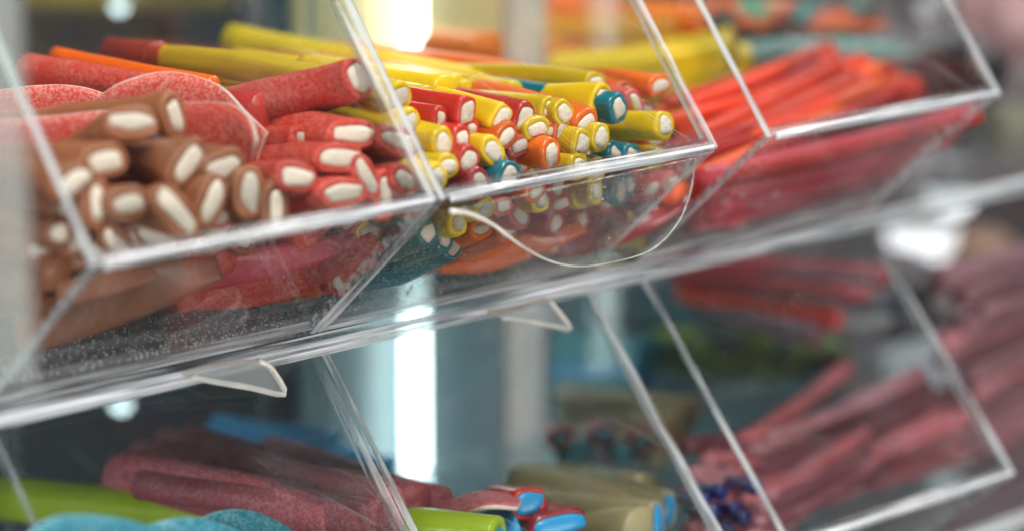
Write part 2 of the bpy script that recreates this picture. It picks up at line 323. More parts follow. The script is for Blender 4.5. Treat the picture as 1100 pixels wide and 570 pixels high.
# --- mixed tubes (middle bin): x,y,w,h,roll,colour,az,extra offset
mixed = [
 (428, 106, 22, 26, -70, 'yellow', .05, .004), (438, 133, 20, 24, -60, 'yellow', 0, .004), (476, 154, 26, 17, -75, 'yellow', 0, 0), (481, 179, 18, 18, 0, 'yellow', -.05, 0),
 (501, 121, 28, 16, 82, 'red', .02, 0), (473, 130, 22, 10, 88, 'red', 0, .004), (506, 140, 18, 11, 75, 'red', 0, .004), (496, 151, 24, 14, 85, 'red', -.05, 0), (503, 173, 22, 19, 40, 'red', -.05, 0),
 (515, 197, 26, 15, -78, 'dred', -.08, 0), (538, 128, 24, 18, 48, 'yellow', .05, 0), (563, 128, 26, 18, 55, 'red', .05, 0), (577, 139, 22, 17, 5, 'yellow', 0, 0),
 (530, 163, 26, 17, -50, 'yellow', -.05, 0), (544, 147, 20, 15, 30, 'orange', .02, 0), (558, 157, 20, 15, 10, 'pink', 0, .004), (542, 167, 15, 9, 70, 'pink', 0, .008), (547, 190, 24, 18, 62, 'teal', -.08, 0),
 (560, 175, 20, 10, -80, 'pink', 0, .010), (592, 166, 26, 15, -82, 'orange', -.02, 0), (590, 118, 17, 15, 60, 'yellow', -.08, .003), (606, 122, 20, 16, -60, 'yellow', -.09, 0), (592, 141, 13, 12, 0, 'pink', 0, .005), (604, 142, 22, 14, 80, 'orange', .02, .004),
 (630, 131, 21, 15, 20, 'orange', .05, 0), (625, 155, 22, 15, 75, 'yellow', 0, 0), (645, 148, 25, 15, 80, 'yellow', 0, 0), (622, 180, 23, 15, 85, 'yellow', -.05, 0), (640, 183, 21, 15, -80, 'yellow', -.05, .002),
 (646, 107, 26, 16, 52, 'yellow', -.10, .004), (664, 117, 23, 15, -72, 'teal', .02, 0), (682, 111, 24, 11, -60, 'pink', 0, .012), (695, 120, 16, 12, -30, 'pink', 0, .016), (714, 135, 22, 16, 80, 'yellow', -.12, 0),
 (706, 171, 20, 14, 10, 'yellow', -.05, .004), (704, 152, 18, 9, 0, 'red', -.05, .012), (661, 166, 20, 10, -60, 'teal', 0, .006), (678, 168, 19, 14, 80, 'teal', -.05, .004), (652, 165, 15, 10, 20, 'yellow', 0, .01),
 (709, 92, 21, 15, 8, 'orange', -.05, .014), (640, 88, 18, 13, 0, 'yellow', -.10, .016), (672, 98, 14, 14, 0, 'orange', 0, .02), (576, 205, 18, 13, 20, 'orange', -.05, 0), (598, 200, 17, 14, 60, 'pink', -.05, .002),
 (455, 165, 22, 14, 80, 'orange', 0, .012), (470, 190, 20, 14, -60, 'yellow', -.05, 0), (440, 228, 17, 12, 70, 'teal', -.2, .008), (452, 212, 14, 12, 0, 'teal', -.2, .006),
 # seen through the inward-slanting front, below the lip
 (492, 240, 18, 14, 80, 'yellow', -.25, 0), (459, 250, 17, 19, 20, 'teal', -.42, 0), (476, 254, 23, 13, 75, 'teal', -.42, 0), (487, 266, 18, 13, 40, 'teal', -.42, 0), (517, 246, 18, 14, 0, 'orange', -.38, 0),
 (522, 224, 17, 13, 20, 'yellow', -.2, 0), (540, 222, 17, 15, 0, 'pink', -.15, 0), (558, 232, 20, 14, -40, 'pink', -.2, 0), (581, 214, 21, 15, 80, 'yellow', -.1, 0), (597, 240, 18, 14, 40, 'red', -.2, 0),
 (602, 219, 18, 14, 0, 'red', -.1, 0), (568, 252, 17, 12, 80, 'teal', -.25, .004), (545, 248, 18, 13, 20, 'orange', -.38, 0), (625, 212, 17, 13, 70, 'yellow', -.1, .002), (640, 206, 22, 11, 80, 'yellow', -.1, 0), (655, 216, 18, 12, 20, 'red', -.1, 0),
 (666, 205, 24, 11, 85, 'teal', -.1, 0), (676, 198, 18, 9, 80, 'teal', -.1, .004), (624, 238, 17, 13, 40, 'orange', -.2, .003), (652, 238, 17, 13, 0, 'red', -.2, .003), (598, 262, 17, 13, 0, 'orange', -.3, .004), (625, 258, 17, 13, 30, 'red', -.3, .006),
 (700, 203, 18, 13, 20, 'red', -.1, .004), (722, 196, 15, 13, 0, 'pink', -.1, .004), (690, 222, 17, 12, 0, 'red', -.1, .006), (715, 220, 17, 12, 60, 'red', -.1, .006), (740, 186, 14, 12, 0, 'pink', -.1, .006), (672, 244, 17, 12, 30, 'orange', -.2, .006)]
for (x, y, w, h, r, c, az, eo) in mixed:
    cn = {'yellow': 'yellow candy tube', 'red': 'red candy tube', 'dred': 'dark red candy tube', 'orange': 'orange candy tube', 'teal': 'teal candy tube', 'pink': 'pink candy tube'}[c]
    long_ = .19 if x > 585 and y < 125 else .15
    candy(front_pt(x, y, .0075 + eo), (random.uniform(-.04, .03), 1, az + random.uniform(-.03, .03)), long_, c, (w * .9, h * .86), math.radians(r), cn, 'mixed pile', wall=.0018, rb=.0053, curve=(0, -.06), xlim=XB, pinch=.03)
def two(p0, p1, rb, mat, kindp, zone, core=None, roll=0, coremat='white', bend=0, wall=.0016, name='candy_tube', **k):
    A = onY(*p0); B = onY(*p1); d = B - A
    return candy(A - Vector((0, 0, 0)), d, d.length, mat, core, roll, kindp, zone, rb=rb, wall=wall, curve=(0, bend), coremat=coremat, name=name, ylim=9, floor=k.pop('floor', -.0565), **k)
# long yellow, orange and teal strands at the back of the middle bin
two((560, 104, .085), (250, 44, .235), .0075, 'yellow', 'long plain yellow strand', 'back of the middle bin')
two((520, 96, .085), (300, 66, .19), .006, 'yellow', 'long plain yellow strand', 'back of the middle bin')
two((600, 104, .08), (400, 84, .20), .0055, 'yellow', 'long plain yellow strand', 'back of the middle bin')
two((640, 98, .08), (455, 70, .18), .0028, 'teal', 'long plain teal strand', 'back of the middle bin')
two((480, 104, .055), (330, 78, .13), .0075, 'yellow', 'long plain yellow strand', 'back of the middle bin')
two((430, 168, .05), (340, 150, .12), .008, 'orange', 'long plain orange strand', 'back of the middle bin')
two((455, 118, .05), (330, 98, .12), .008, 'yellow', 'long plain yellow strand', 'back of the middle bin')
two((300, 92, .12), (150, 82, .2), .0055, 'yellow', 'long plain yellow strand', 'back of the left bin')
two((230, 92, .11), (60, 60, .2), .0032, 'orange', 'long plain orange strand', 'back of the left bin')
two((200, 104, .10), (30, 76, .2), .0062, 'sred', 'long plain red strand', 'back of the left bin')
two((170, 62, .17), (120, 56, .2), .006, 'red', 'long plain red strand', 'back of the left bin')
two((290, 130, .07), (150, 118, .14), .010, 'red', 'long plain red strand', 'back of the left bin')
two((260, 165, .07), (120, 150, .15), .012, 'red', 'long plain red strand', 'back of the left bin')
two((330, 200, .06), (230, 190, .12), .012, 'red', 'long plain red strand', 'back of the left bin')
for i in range(13):
    a_ = (478 + 13 * i + random.uniform(-8, 8), 92 + 1.6 * i + random.uniform(-4, 6), .072 + random.uniform(-.006, .006))
    two(a_, (a_[0] - random.uniform(150, 215), a_[1] - random.uniform(26, 38), .165), random.uniform(.0040, .0052), 'yellow' if i != 7 else 'orange', 'slim yellow strand' if i != 7 else 'slim orange strand', 'back of the middle bin', bend=-.03)
# orange dome and yellow heaps behind
two((525, 62, .20), (470, 58, .23), .011, 'orange', 'fat plain orange strand', 'back of the middle bin')
# hidden filler of the two heaps
for k, (X0, X1, mats, zone) in enumerate(((-.125, -.07, ['brown'], 'brown pile'), (-.07, -.008, ['sred'], 'red pile'), (.01, .122, ['red', 'yellow', 'orange', 'red', 'pink'], 'mixed pile'))):
    for i in range(18 if k < 2 else 44):
        X = random.uniform(X0, X1); Z = random.uniform(-.045, .010 if k < 2 else .012)
        Y = (max(.8 * Z, -1.14 * Z)) + (.034 if k < 2 else .020) + random.random() * .014
        c = random.choice(mats)
        cn = {'brown': 'brown candy tube', 'sred': 'sugared red candy tube'}.get(c, c + ' candy tube')
        candy(Vector((X, Y, Z)), (random.uniform(-.1, .1), 1, random.uniform(-.12, 0)), .15, c, (20, 16) if (Z > -.012 or k == 2) else None, random.random() * 3, cn, zone, wall=.002, rb=.0065, xlim=XA if k < 2 else XB)
# --- red-orange strands fanned out in the right bin
def strand(p0, p1, rb, mat, kindp, zone, **k): return two(p0, p1, rb, mat, kindp, zone, name='candy_strand', **k)
for i in range(34):
    t = i / 33
    x0 = 700 + 70 * random.random() - 20 * t; y0 = 112 + 100 * t + random.uniform(-5, 5)
    x1 = 868 + 110 * t + random.uniform(-35, 35); y1 = 70 + 52 * t + random.uniform(-6, 6)
    strand((x0, y0, .10 - .055 * t + random.uniform(-.008, .008)), (x1, y1, .135 - .05 * t + random.uniform(-.012, .012)), random.uniform(.0030, .0044), random.choice(['rorange', 'rorange', 'rorange2', 'rorange3']), 'red orange strand', 'right bin above lip', bend=.04)
for i in range(24):
    t = i / 23
    x0 = 745 + 40 * random.random(); y0 = 190 + 50 * t
    x1 = 1035 - 110 * t + random.uniform(-15, 15); y1 = 138 + 58 * t + random.uniform(-7, 7)
    strand((x0, y0, .035 + .03 * t), (x1, y1, .055 + .04 * t), random.uniform(.0030, .0046), random.choice(['wine', 'wine', 'wine2', 'rorange3']), 'veil tinted pink strand', 'right bin below lip', bend=.03)  # pinker than above the lip to paint the panel's reflection veil
for (x, y) in ((778, 214), (796, 206), (812, 218), (782, 232), (800, 226), (830, 208), (795, 240)):
    candy(front_pt(x, y, .006), (.3, 1, -.2), .06, 'wine', (10, 10), 0, 'pink pale ended tube', 'right bin below lip', rb=.004, wall=.0012, coremat='white', xlim=XC)

# --- sour belts (ribbons) --------------------------------------------------
def ribbon(top, bot, mat, edge, label, thick=.0028, cat='sour belt', name='sour_belt', group=None):
    """top/bot: lists of (x, y, Y); smooth strip between them with a pale sugared edge"""
    def sm(L, n=28):
        P = [onY(*q) for q in L]; out = []
        for i in range(n + 1):
            t = i / n * (len(P) - 1); k = min(int(t), len(P) - 2); f = t - k
            a, b, c, d = P[max(k - 1, 0)], P[k], P[k + 1], P[min(k + 2, len(P) - 1)]
            out.append(.5 * ((2 * b) + (c - a) * f + (2 * a - 5 * b + 4 * c - d) * f * f + (3 * b - a - 3 * c + d) * f ** 3))
        return out
    T, B = sm(top), sm(bot); bm = bmesh.new(); m = 6; g = []
    for i in range(len(T)):
        g.append([T[i].lerp(B[i], j / m) for j in range(m + 1)])
    F_, K_ = [], []
    for i in range(len(g)):
        fr, bk = [], []
        for j in range(m + 1):
            di = g[min(i + 1, len(g) - 1)][j] - g[max(i - 1, 0)][j]; dj = g[i][min(j + 1, m)] - g[i][max(j - 1, 0)]
            nn = di.cross(dj).normalized(); w = thick / 2 * (.55 if j in (0, m) else 1)
            fr.append(bm.verts.new(g[i][j] + nn * w)); bk.append(bm.verts.new(g[i][j] - nn * w))
        F_.append(fr); K_.append(bk)
    n = len(g)
    for i in range(n - 1):
        for j in range(m):
            bm.faces.new((F_[i][j], F_[i + 1][j], F_[i + 1][j + 1], F_[i][j + 1])); bm.faces.new((K_[i][j], K_[i][j + 1], K_[i + 1][j + 1], K_[i + 1][j]))
        for j in (0, m):
            f = bm.faces.new((F_[i][j], F_[i + 1][j], K_[i + 1][j], K_[i][j])); f.material_index = 1
    for i in (0, n - 1):
        for j in range(m):
            f = bm.faces.new((F_[i][j], F_[i][j + 1], K_[i][j + 1], K_[i][j])); f.material_index = 1
    bmesh.ops.recalc_face_normals(bm, faces=bm.faces)
    c = T[0].copy(); bmesh.ops.translate(bm, verts=bm.verts, vec=-c)
    o = link(name, bm, [M[mat], M[edge]], smooth=True); o.location = c
    return tag(o, label, cat, group)
G = 'sugared red belts in the left bin'
ribbon([(-20, 130, .10), (60, 124, .09), (160, 114, .075), (235, 110, .06), (266, 124, .05), (276, 150, .045)],
       [(-20, 190, .10), (60, 190, .09), (160, 190, .075), (235, 188, .06), (258, 184, .052), (268, 180, .05)], 'belt', 'pale', 'front coral sugared belt lying straight behind the brown tubes', group=G)
ribbon([(96, 112, .11), (128, 90, .10), (180, 77, .095), (232, 90, .085), (262, 118, .07), (287, 142, .06)],
       [(110, 150, .11), (140, 150, .10), (180, 150, .095), (226, 158, .085), (254, 168, .07), (274, 184, .062)], 'belt', 'pale', 'coral sugared belt arched up into a hump behind the brown tubes', group=G)
ribbon([(-20, 100, .15), (40, 92, .14), (90, 94, .13), (140, 112, .12)], [(-20, 150, .15), (40, 150, .14), (90, 150, .13), (140, 150, .12)], 'belt', 'pale', 'duller coral sugared belt at the far left edge', group=G)
G = 'flat belts at the bottom of the upper bins'
ribbon([(285, 292, .085), (340, 272, .075), (390, 258, .065), (436, 246, .055)], [(292, 326, .085), (345, 316, .075), (395, 290, .062), (444, 262, .050)], 'orange', 'orange', 'smooth orange belt at the bottom of the left bin', group=G)
ribbon([(180, 300, .095), (250, 286, .085), (320, 268, .07), (400, 250, .055)], [(188, 332, .095), (262, 330, .085), (330, 312, .068), (415, 268, .050)], 'sred', 'pale', 'sugared red belt at the bottom of the left bin', group=G)
ribbon([(150, 280, .08), (230, 272, .07), (310, 262, .06), (380, 250, .05)], [(160, 318, .08), (240, 308, .07), (320, 290, .058), (392, 264, .048)], 'wine', 'pale', 'dull pink belt above the sugared red belt', group=G)
ribbon([(10, 322, .09), (80, 300, .075), (150, 282, .06), (230, 276, .055)], [(20, 384, .09), (90, 362, .075), (165, 334, .06), (240, 300, .052)], 'brown', 'brown', 'wide brown belt at the bottom of the brown pile', group=G)
ribbon([(60, 300, .06), (110, 290, .055), (160, 284, .05)], [(64, 330, .06), (116, 318, .053), (170, 300, .047)], 'brown', 'beige', 'short brown belt just under the lip', group=G)
ribbon([(470, 272, .075), (520, 262, .065), (570, 250, .055), (620, 238, .05)], [(472, 294, .075), (528, 290, .065), (584, 270, .053), (630, 250, .047)], 'orange', 'orange', 'smooth orange belt at the bottom of the middle bin', group=G)
ribbon([(390, 282, .075), (430, 268, .065), (476, 252, .055)], [(392, 312, .075), (440, 302, .062), (488, 272, .051)], 'teal', 'teal', 'smooth teal belt beside the orange belt', group=G)
ribbon([(590, 250, .07), (640, 240, .06), (700, 222, .05), (740, 205, .045)], [(596, 278, .07), (650, 268, .06), (706, 244, .048), (746, 216, .042)], 'dred', 'red', 'dark red belt at the bottom of the middle bin', group=G)
ribbon([(640, 262, .06), (660, 245, .052), (674, 228, .045)], [(652, 268, .06), (672, 252, .051), (684, 236, .044)], 'orange', 'yellow', 'small orange belt end standing behind the flap', group=G)
G = 'teal sugared belts in the lower left bin'
def low(x, y, o=.012): 
    q = front_pt(x, y, o, 1); return (x, y, q.y)
ribbon([(20, 585, -.0), (60, 555, .01), (130, 556, .015), (190, 574, .02), (240, 590, .02)], [(20, 640, -.0), (60, 620, .01), (130, 620, .015), (190, 630, .02), (240, 640, .02)], 'bteal', 'paleteal', 'teal sugared belt nearest the left corner of the lower bin', group=G)
ribbon([(120, 585, .03), (165, 562, .03), (205, 556, .03), (250, 566, .03), (300, 590, .03)], [(120, 640, .03), (165, 630, .03), (205, 630, .03), (250, 630, .03), (300, 640, .03)], 'bteal', 'paleteal', 'teal sugared belt in the middle of the three teal belts', group=G)
ribbon([(190, 575, .045), (225, 552, .045), (262, 547, .045), (300, 560, .045), (340, 590, .045)], [(190, 640, .045), (225, 630, .045), (262, 630, .045), (300, 630, .045), (340, 640, .045)], 'bteal', 'paleteal', 'teal sugared belt arched highest at the right of the teal belts', group=G)

# --- lower row candy --------------------------------------------------------
LF = -.205
def low2(*a, **k): k.setdefault('floor', LF); return two(*a, **k)
low2((536, 576, .02), (0, 536, .21), .0085, 'lime', 'thick lime green strand', 'lower left bin', core=(14, 18), coremat='blue', wall=.004)
for i, (a, b, r) in enumerate((((420, 545, .05), (180, 478, .19), .0075), ((450, 540, .06), (150, 492, .19), .008), ((400, 560, .045), (125, 508, .17), .0075), ((470, 546, .07), (290, 490, .2), .0085), ((360, 556, .06), (165, 526, .15), .007), ((310, 515, .12), (195, 478, .18), .007), ((430, 560, .04), (150, 520, .14), .0055), ((410, 530, .09), (200, 470, .2), .0055), ((390, 548, .07), (130, 498, .165), .005), ((450, 556, .05), (240, 505, .15), .005), ((330, 540, .08), (140, 500, .15), .006))):
    low2(a, b, r, 'mauve', 'mauve sugared strand', 'lower left bin')
for a, b in (((380, 500, .19), (230, 462, .25)), ((420, 508, .19), (215, 478, .26)), ((360, 482, .2), (240, 468, .25))):
    low2(a, b, .008, 'blue', 'plain blue strand', 'back of the lower left bin')
# striped flat candy with white and blue layers by the middle
ribbon([(468, 562, .075), (505, 551, .058), (536, 545, .042), (554, 554, .03), (566, 592, .02)], [(470, 590, .07), (508, 574, .055), (528, 566, .042), (534, 580, .032), (538, 612, .022)], 'blue', 'teal', 'curved smooth blue belt bending down at its end in the lower middle bin', thick=.004)
ribbon([(400, 540, .09), (440, 546, .08), (480, 538, .06), (520, 528, .045), (562, 534, .035)], [(400, 575, .08), (440, 572, .07), (480, 560, .05), (520, 545, .03), (556, 546, .025)], 'mauve', 'pale', 'dark red flat belt with white edges beside the blue tube ends')
low2((568, 541, .03), (535, 536, .055), .006, 'red', 'red blue filled tube', 'lower middle bin', core=(26, 26), coremat='blue')
low2((602, 563, .02), (560, 556, .05), .008, 'dred', 'red blue filled tube', 'lower middle bin', core=(48, 22), coremat='blue')
low2((706, 560, .02), (560, 545, .09), .009, 'beige', 'beige blue filled tube', 'lower middle bin', core=(34, 12), roll=1.4, coremat='blue', wall=.0018)
low2((718, 548, .026), (560, 520, .10), .009, 'beige', 'beige blue filled tube', 'lower middle bin', core=(34, 14), roll=1.5, coremat='blue', wall=.0018)
low2((695, 530, .06), (596, 514, .12), .008, 'beige', 'beige blue filled tube', 'lower middle bin')
low2((690, 570, .02), (560, 565, .09), .009, 'beige', 'beige blue filled tube', 'lower middle bin')
for i in range(7):
    low2((745 - i * 6, 440 + i * 8, .13), (604 + i * 3, 428 + i * 10, .20), .006, random.choice(['beige', 'beige', 'brown']), 'tan candy strand', 'back of the lower middle bin')
for i in range(6):
    low2((700 - 4 * i, 376 + i * 12, .20), (602, 370 + i * 13, .26), .007, random.choice(['blue', 'teal', 'teal']), 'blue green strand', 'back of the lower middle bin')
for i, (x, y) in enumerate(((602, 470), (622, 486), (648, 466), (668, 488), (640, 500), (610, 498), (690, 474))):
    low2((x, y, .12), (x - 12, y - 3, .16), .006, 'teal' if i % 2 else 'dred', 'teal filled tube', 'back of the lower middle bin', core=(16, 14), coremat='teal')
# pink sugared bundle in the lower right bin
for i in range(38):
    t = (i + random.random()) / 38; u = random.random()
    x0 = 735 + 90 * u; y0 = 470 + 115 * t
    x1 = 880 + 130 * (1 - abs(t - .45)) + random.uniform(-70, 50); y1 = 432 + 100 * t + random.uniform(-28, 24)
    low2((x0, y0, .07 - .05 * t), (x1, y1, .12 - .06 * t + random.uniform(-.01, .01)), random.uniform(.0030, .0046), random.choice(['mauve', 'mauve2', 'mauve3']), 'mauve sugared strand', 'lower right bin', bend=.05)
for (x, y) in ((776, 528), (813, 523), (790, 546), (768, 550), (800, 556), (782, 566), (758, 538)):
    low2((x, y, .022), (x - 30, y - 4, .045), .0030, 'berry', 'dark blue candy tube', 'lower right bin')
for i in range(12):
    t = i / 11
    low2((1010 + 50 * random.random(), 300 + 190 * t, .10), (1130 + 40 * random.random(), 270 + 170 * t + random.uniform(-12, 12), .13), random.uniform(.0045, .007), random.choice(['dusty', 'dusty', 'mauve2']), 'faded mauve strand', 'heap past the lower right bin', bend=.05)
# strands behind the right bins, built in place of reflections under the shelf
for i in range(9):
    low2((942 - 9 * i + random.uniform(-12, 12), 298 + 8.5 * i, .12), (700 + 6 * i, 272 + 7 * i + random.uniform(-6, 6), .20), random.uniform(.0028, .0055), ['wine', 'dusty', 'wine2', 'rorange3', 'dusty', 'rorange', 'wine', 'dusty', 'mauve3'][i], 'dull red reflected strand', 'lower right bin just below the shelf')

# ---------------------------------------------------------------- acrylic bins
SHEET = clear('clear_acrylic', haze=.004, dust=0, scratch=0)
LIDM = clear('scratched_acrylic_lid', haze=.002, dust=.30, scratch=.38, dustscale=600)
FRONTM = clear('dusty_acrylic_front', (.95, .97, .97), haze=.006, dust=.75, scratch=0, mask=.40, dustscale=560, rough=.05)
FLOORM = clear('sugar_dusted_floor', (.88, .92, .93), haze=.02, dust=.8, scratch=0, rough=.06, dustscale=480, mask=.46)
RIM = rimmat('acrylic_cut_edge', (.56, .60, .62), .58, (260, 22, 260), -.9, .45)
RIM3 = rimmat('acrylic_under_edge', (.80, .84, .86), .45, (260, 22, 260), .72)
RIM2 = rimmat('acrylic_lip_edge', (.88, .91, .95), .55, (18, 420, 420), 0, .22)
T = .0032
def make_bin(X0, X1, row, label, divider_label=None):
    oy, oz = (0, 0) if row == 0 else (-.015, -.152)
    lt = LIDTOP if row == 0 else (.083, .0915)
    Yb = .272
    prof = [(0, 0), lt, (Yb - oy, lt[1]), (Yb - oy, -.058), BASE]
    o = empty('candy_bin', (X0, oy, oz - .058))
    tag(o, label, 'candy bin', 'clear acrylic candy bins')
    for X in (X0 + T / 2, X1 - T / 2):
        bm = bmesh.new(); prism(bm, [Vector((X, y + oy, z + oz)) for y, z in prof], Vector((T, 0, 0)))
        bmesh.ops.bevel(bm, geom=[e for e in bm.edges if abs((e.verts[0].co - e.verts[1].co).x) < 1e-6], offset=.0004, segments=1, affect='EDGES')
        for f in bm.faces: f.material_index = 0 if abs(f.normal.x) > .98 else (2 if f.normal.y < -.3 and f.normal.z < -.2 else 1)
        local(o, bm); link('side_panel', bm, [SHEET, RIM, RIM3], o, smooth=False)
    def slab(a, b, nm, fm, rm, s0=0, s1=0):
        A = Vector((0, a[0] + oy, a[1] + oz)); B = Vector((0, b[0] + oy, b[1] + oz)); d = (B - A).normalized(); n = Vector((0, d.z, -d.y))
        if n.y < 0: n = -n
        A = A + d * s0; B = B - d * s1
        bm = bmesh.new(); xa, xb = X0 + T + .0002, X1 - T - .0002
        ce = n * (T / 2 + .0002)
        prism(bm, [A + ce + Vector((xa, 0, 0)), A + ce + Vector((xb, 0, 0)), B + ce + Vector((xb, 0, 0)), B + ce + Vector((xa, 0, 0))], n * T)
        local(o, bm); return link(nm, bm, [fm, rm], o, smooth=False)
    slab((0, 0), lt, 'lid', LIDM, RIM, .0045, .004)
    slab((0, 0), BASE, 'front_panel', FRONTM, RIM2, 0, .0035)
    bm = bmesh.new(); y0 = BASE[0] + oy + .0005; z0 = oz - .058
    prism(bm, [Vector((X0 + T + .0002, y0, z0 + T / 2)), Vector((X1 - T - .0002, y0, z0 + T / 2)), Vector((X1 - T - .0002, Yb - T - .0004, z0 + T / 2)), Vector((X0 + T + .0002, Yb - T - .0004, z0 + T / 2))], Vector((0, 0, T)))
    local(o, bm); link('bin_floor', bm, [FLOORM, RIM2], o, smooth=False)
    bm = bmesh.new()
    prism(bm, [Vector((X0 + T + .0002, Yb - T / 2, z0)), Vector((X1 - T - .0002, Yb - T / 2, z0)), Vector((X1 - T - .0002, Yb - T / 2, oz + lt[1] - .001)), Vector((X0 + T + .0002, Yb - T / 2, oz + lt[1] - .001))], Vector((0, T, 0)))
    local(o, bm); link('back_panel', bm, [SHEET, RIM], o, smooth=False)
    # lip strip along the fold between lid and front
    bm = bmesh.new()
    box(bm, (X0 + T + .0003, oy - .0022, oz - .0013), (X1 - T - .0003, oy + .0004, oz + .0016), 0)
    bmesh.ops.bevel(bm, geom=list(bm.edges), offset=.0006, segments=2, affect='EDGES')
    local(o, bm); link('lip', bm, [RIM2], o)
    return o
make_bin(-.1335, .0004, 0, 'upper clear bin holding brown and sugared red tubes')
make_bin(.0010, .1310, 0, 'upper clear bin holding the mixed yellow, red and teal tubes')
make_bin(.1562, .2905, 0, 'upper clear bin holding red orange strands')
make_bin(-.1335, .0004, 1, 'lower clear bin holding teal sugared belts')
make_bin(.0010, .1310, 1, 'lower clear bin holding beige and blue ended tubes')
make_bin(.1562, .2905, 1, 'lower clear bin holding the dark pink sugared bundle')
# shelf plates the bins stand on
def shelf(z, y0, label):
    o = empty('display_shelf', (-.35, y0, z)); tag(o, label, 'shelf')
    bm = bmesh.new(); prism(bm, [Vector((-.40, y0, z)), Vector((.62, y0, z)), Vector((.62, .275, z)), Vector((-.40, .275, z))], Vector((0, 0, .0045)))
    local(o, bm); link('shelf_plate', bm, [FLOORM, RIM2], o, smooth=False)
    bm = bmesh.new(); box(bm, (-.40, y0 - .004, z - .0050), (.62, y0 - .0002, z + .0005)); bmesh.ops.bevel(bm, geom=list(bm.edges), offset=.0015, segments=3, affect='EDGES')
    local(o, bm); link('front_rail', bm, [RIM2], o)
shelf(-.0607 , .066, 'clear shelf plate under the upper row of bins')
shelf(-.2080, .050, 'clear shelf plate under the lower row of bins')

# rounded clear flap hanging from the lip of the middle bin
def smooth_curve(P, n=48):
    out = []
    for i in range(n + 1):
        t = i / n * (len(P) - 1); k = min(int(t), len(P) - 2); f = t - k
        a, b, c, d = P[max(k - 1, 0)], P[k], P[k + 1], P[min(k + 2, len(P) - 1)]
        out.append(.5 * ((2 * b) + (c - a) * f + (2 * a - 5 * b + 4 * c - d) * f * f + (3 * b - a - 3 * c + d) * f ** 3))
    return out
def sweep(bm, pts, rad):
    ns = 10; rings = []
    for i, p in enumerate(pts):
        t = (pts[min(i + 1, len(pts) - 1)] - pts[max(i - 1, 0)]).normalized(); u = t.orthogonal().normalized() if i == 0 else (u - t * u.dot(t)).normalized(); v = t.cross(u)
        r = rad(i / (len(pts) - 1)); rings.append([bm.verts.new(p + u * math.cos(6.2832 * j / ns) * r + v * math.sin(6.2832 * j / ns) * r) for j in range(ns)])
    for A, B in zip(rings, rings[1:]):
        for j in range(ns): bm.faces.new((A[j], A[(j + 1) % ns], B[(j + 1) % ns], B[j]))
    bm.faces.new(rings[0][::-1]); bm.faces.new(rings[-1])
WHITE_EDGE = rimmat('milky_edge', (.92, .88, .82), .08, (40, 60, 60), 0, .8)
YF = -.006
flap = [onY(x, y, YF) for x, y in ((484, 227), (505, 230), (530, 242), (560, 264), (590, 280), (622, 286), (660, 281), (700, 268), (728, 240), (742, 205), (747, 170))]
cv = smooth_curve(flap)
o = empty('hanging_flap', cv[0]); tag(o, 'rounded clear plastic flap with white edge hanging below the middle lip', 'flap')
bm = bmesh.new(); prism(bm, cv, Vector((0, .0012, 0))); local(o, bm)
FLAPM = clear('bubbly_flap', haze=.03, dust=.9, scratch=.05, dustscale=300)
link('flap_sheet', bm, [FLAPM, RIM], o, smooth=False)
bm = bmesh.new(); sweep(bm, cv, lambda t: .0010 * max(.10, 1 - t * 1.5)); local(o, bm); link('flap_edge', bm, WHITE_EDGE, o)
# loose sugar fallen on the bin floors
bm = bmesh.new()
for i in range(900):
    A = random.random() < .6
    X = random.uniform(-.125, -.005) if A else random.uniform(.006, .125)
    if A and random.random() < .5: X = random.gauss(-.05, .02)
    r = random.uniform(.00018, .00050); Y = .069 + abs(random.gauss(0, .022))
    if not -.128 < X < .126: continue
    bmesh.ops.create_icosphere(bm, subdivisions=1, radius=r, matrix=Matrix.Translation((X, Y, -.0546 + r * .8)))
o = link('loose_sugar', bm, plain('sugar_grain', (.9, .86, .84), .3), smooth=False)
tag(o, 'loose sugar grains scattered on the floors of the upper bins', 'sugar', kind='stuff')
# curved hinge tabs under the upper shelf
def hinge(pts, Y, label):
    P = smooth_curve([onY(x, y, Y) for x, y in pts], 24)
    o = empty('hinge_tab', P[0]); tag(o, label, 'hinge tab', 'curved hinge tabs under the shelf')
    n = Vector((.35, 1, .3)).normalized()
    bm = bmesh.new(); prism(bm, P, n * .003); local(o, bm); link('tab_plate', bm, [clear('tab_acrylic', haze=.28, dust=.4, scratch=0), WHITE_EDGE], o, smooth=False)
    bm = bmesh.new(); sweep(bm, P[8:], lambda t: .0011); local(o, bm); link('tab_rim', bm, WHITE_EDGE, o)
hinge([(196, 402), (225, 393), (262, 388), (284, 390), (296, 402), (305, 423), (270, 416), (235, 410), (205, 404)], .058, 'curved clear tab below the shelf under the left bin')
hinge([(525, 335), (556, 330), (585, 322), (596, 330), (612, 352), (596, 350), (566, 344), (540, 340)], .058, 'curved clear tab below the shelf under the middle bin')
# upright strip added at the far left for a pale reflection veil
VEIL = clear('veil_strip', (.9, .95, .93), haze=.22, dust=0, scratch=0, hazecol=(.97, 1, .97), rough=.2)
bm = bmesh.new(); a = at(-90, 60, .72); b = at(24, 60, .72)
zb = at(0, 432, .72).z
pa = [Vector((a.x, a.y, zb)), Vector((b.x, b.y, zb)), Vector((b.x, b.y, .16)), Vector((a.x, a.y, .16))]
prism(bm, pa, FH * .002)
c = pa[0].copy(); bmesh.ops.translate(bm, verts=bm.verts, vec=-c); o = link('veil_strip', bm, [VEIL, RIM], smooth=False); o.location = c
tag(o, 'upright pale reflection veil in front of the left bin edge', 'plastic strip')

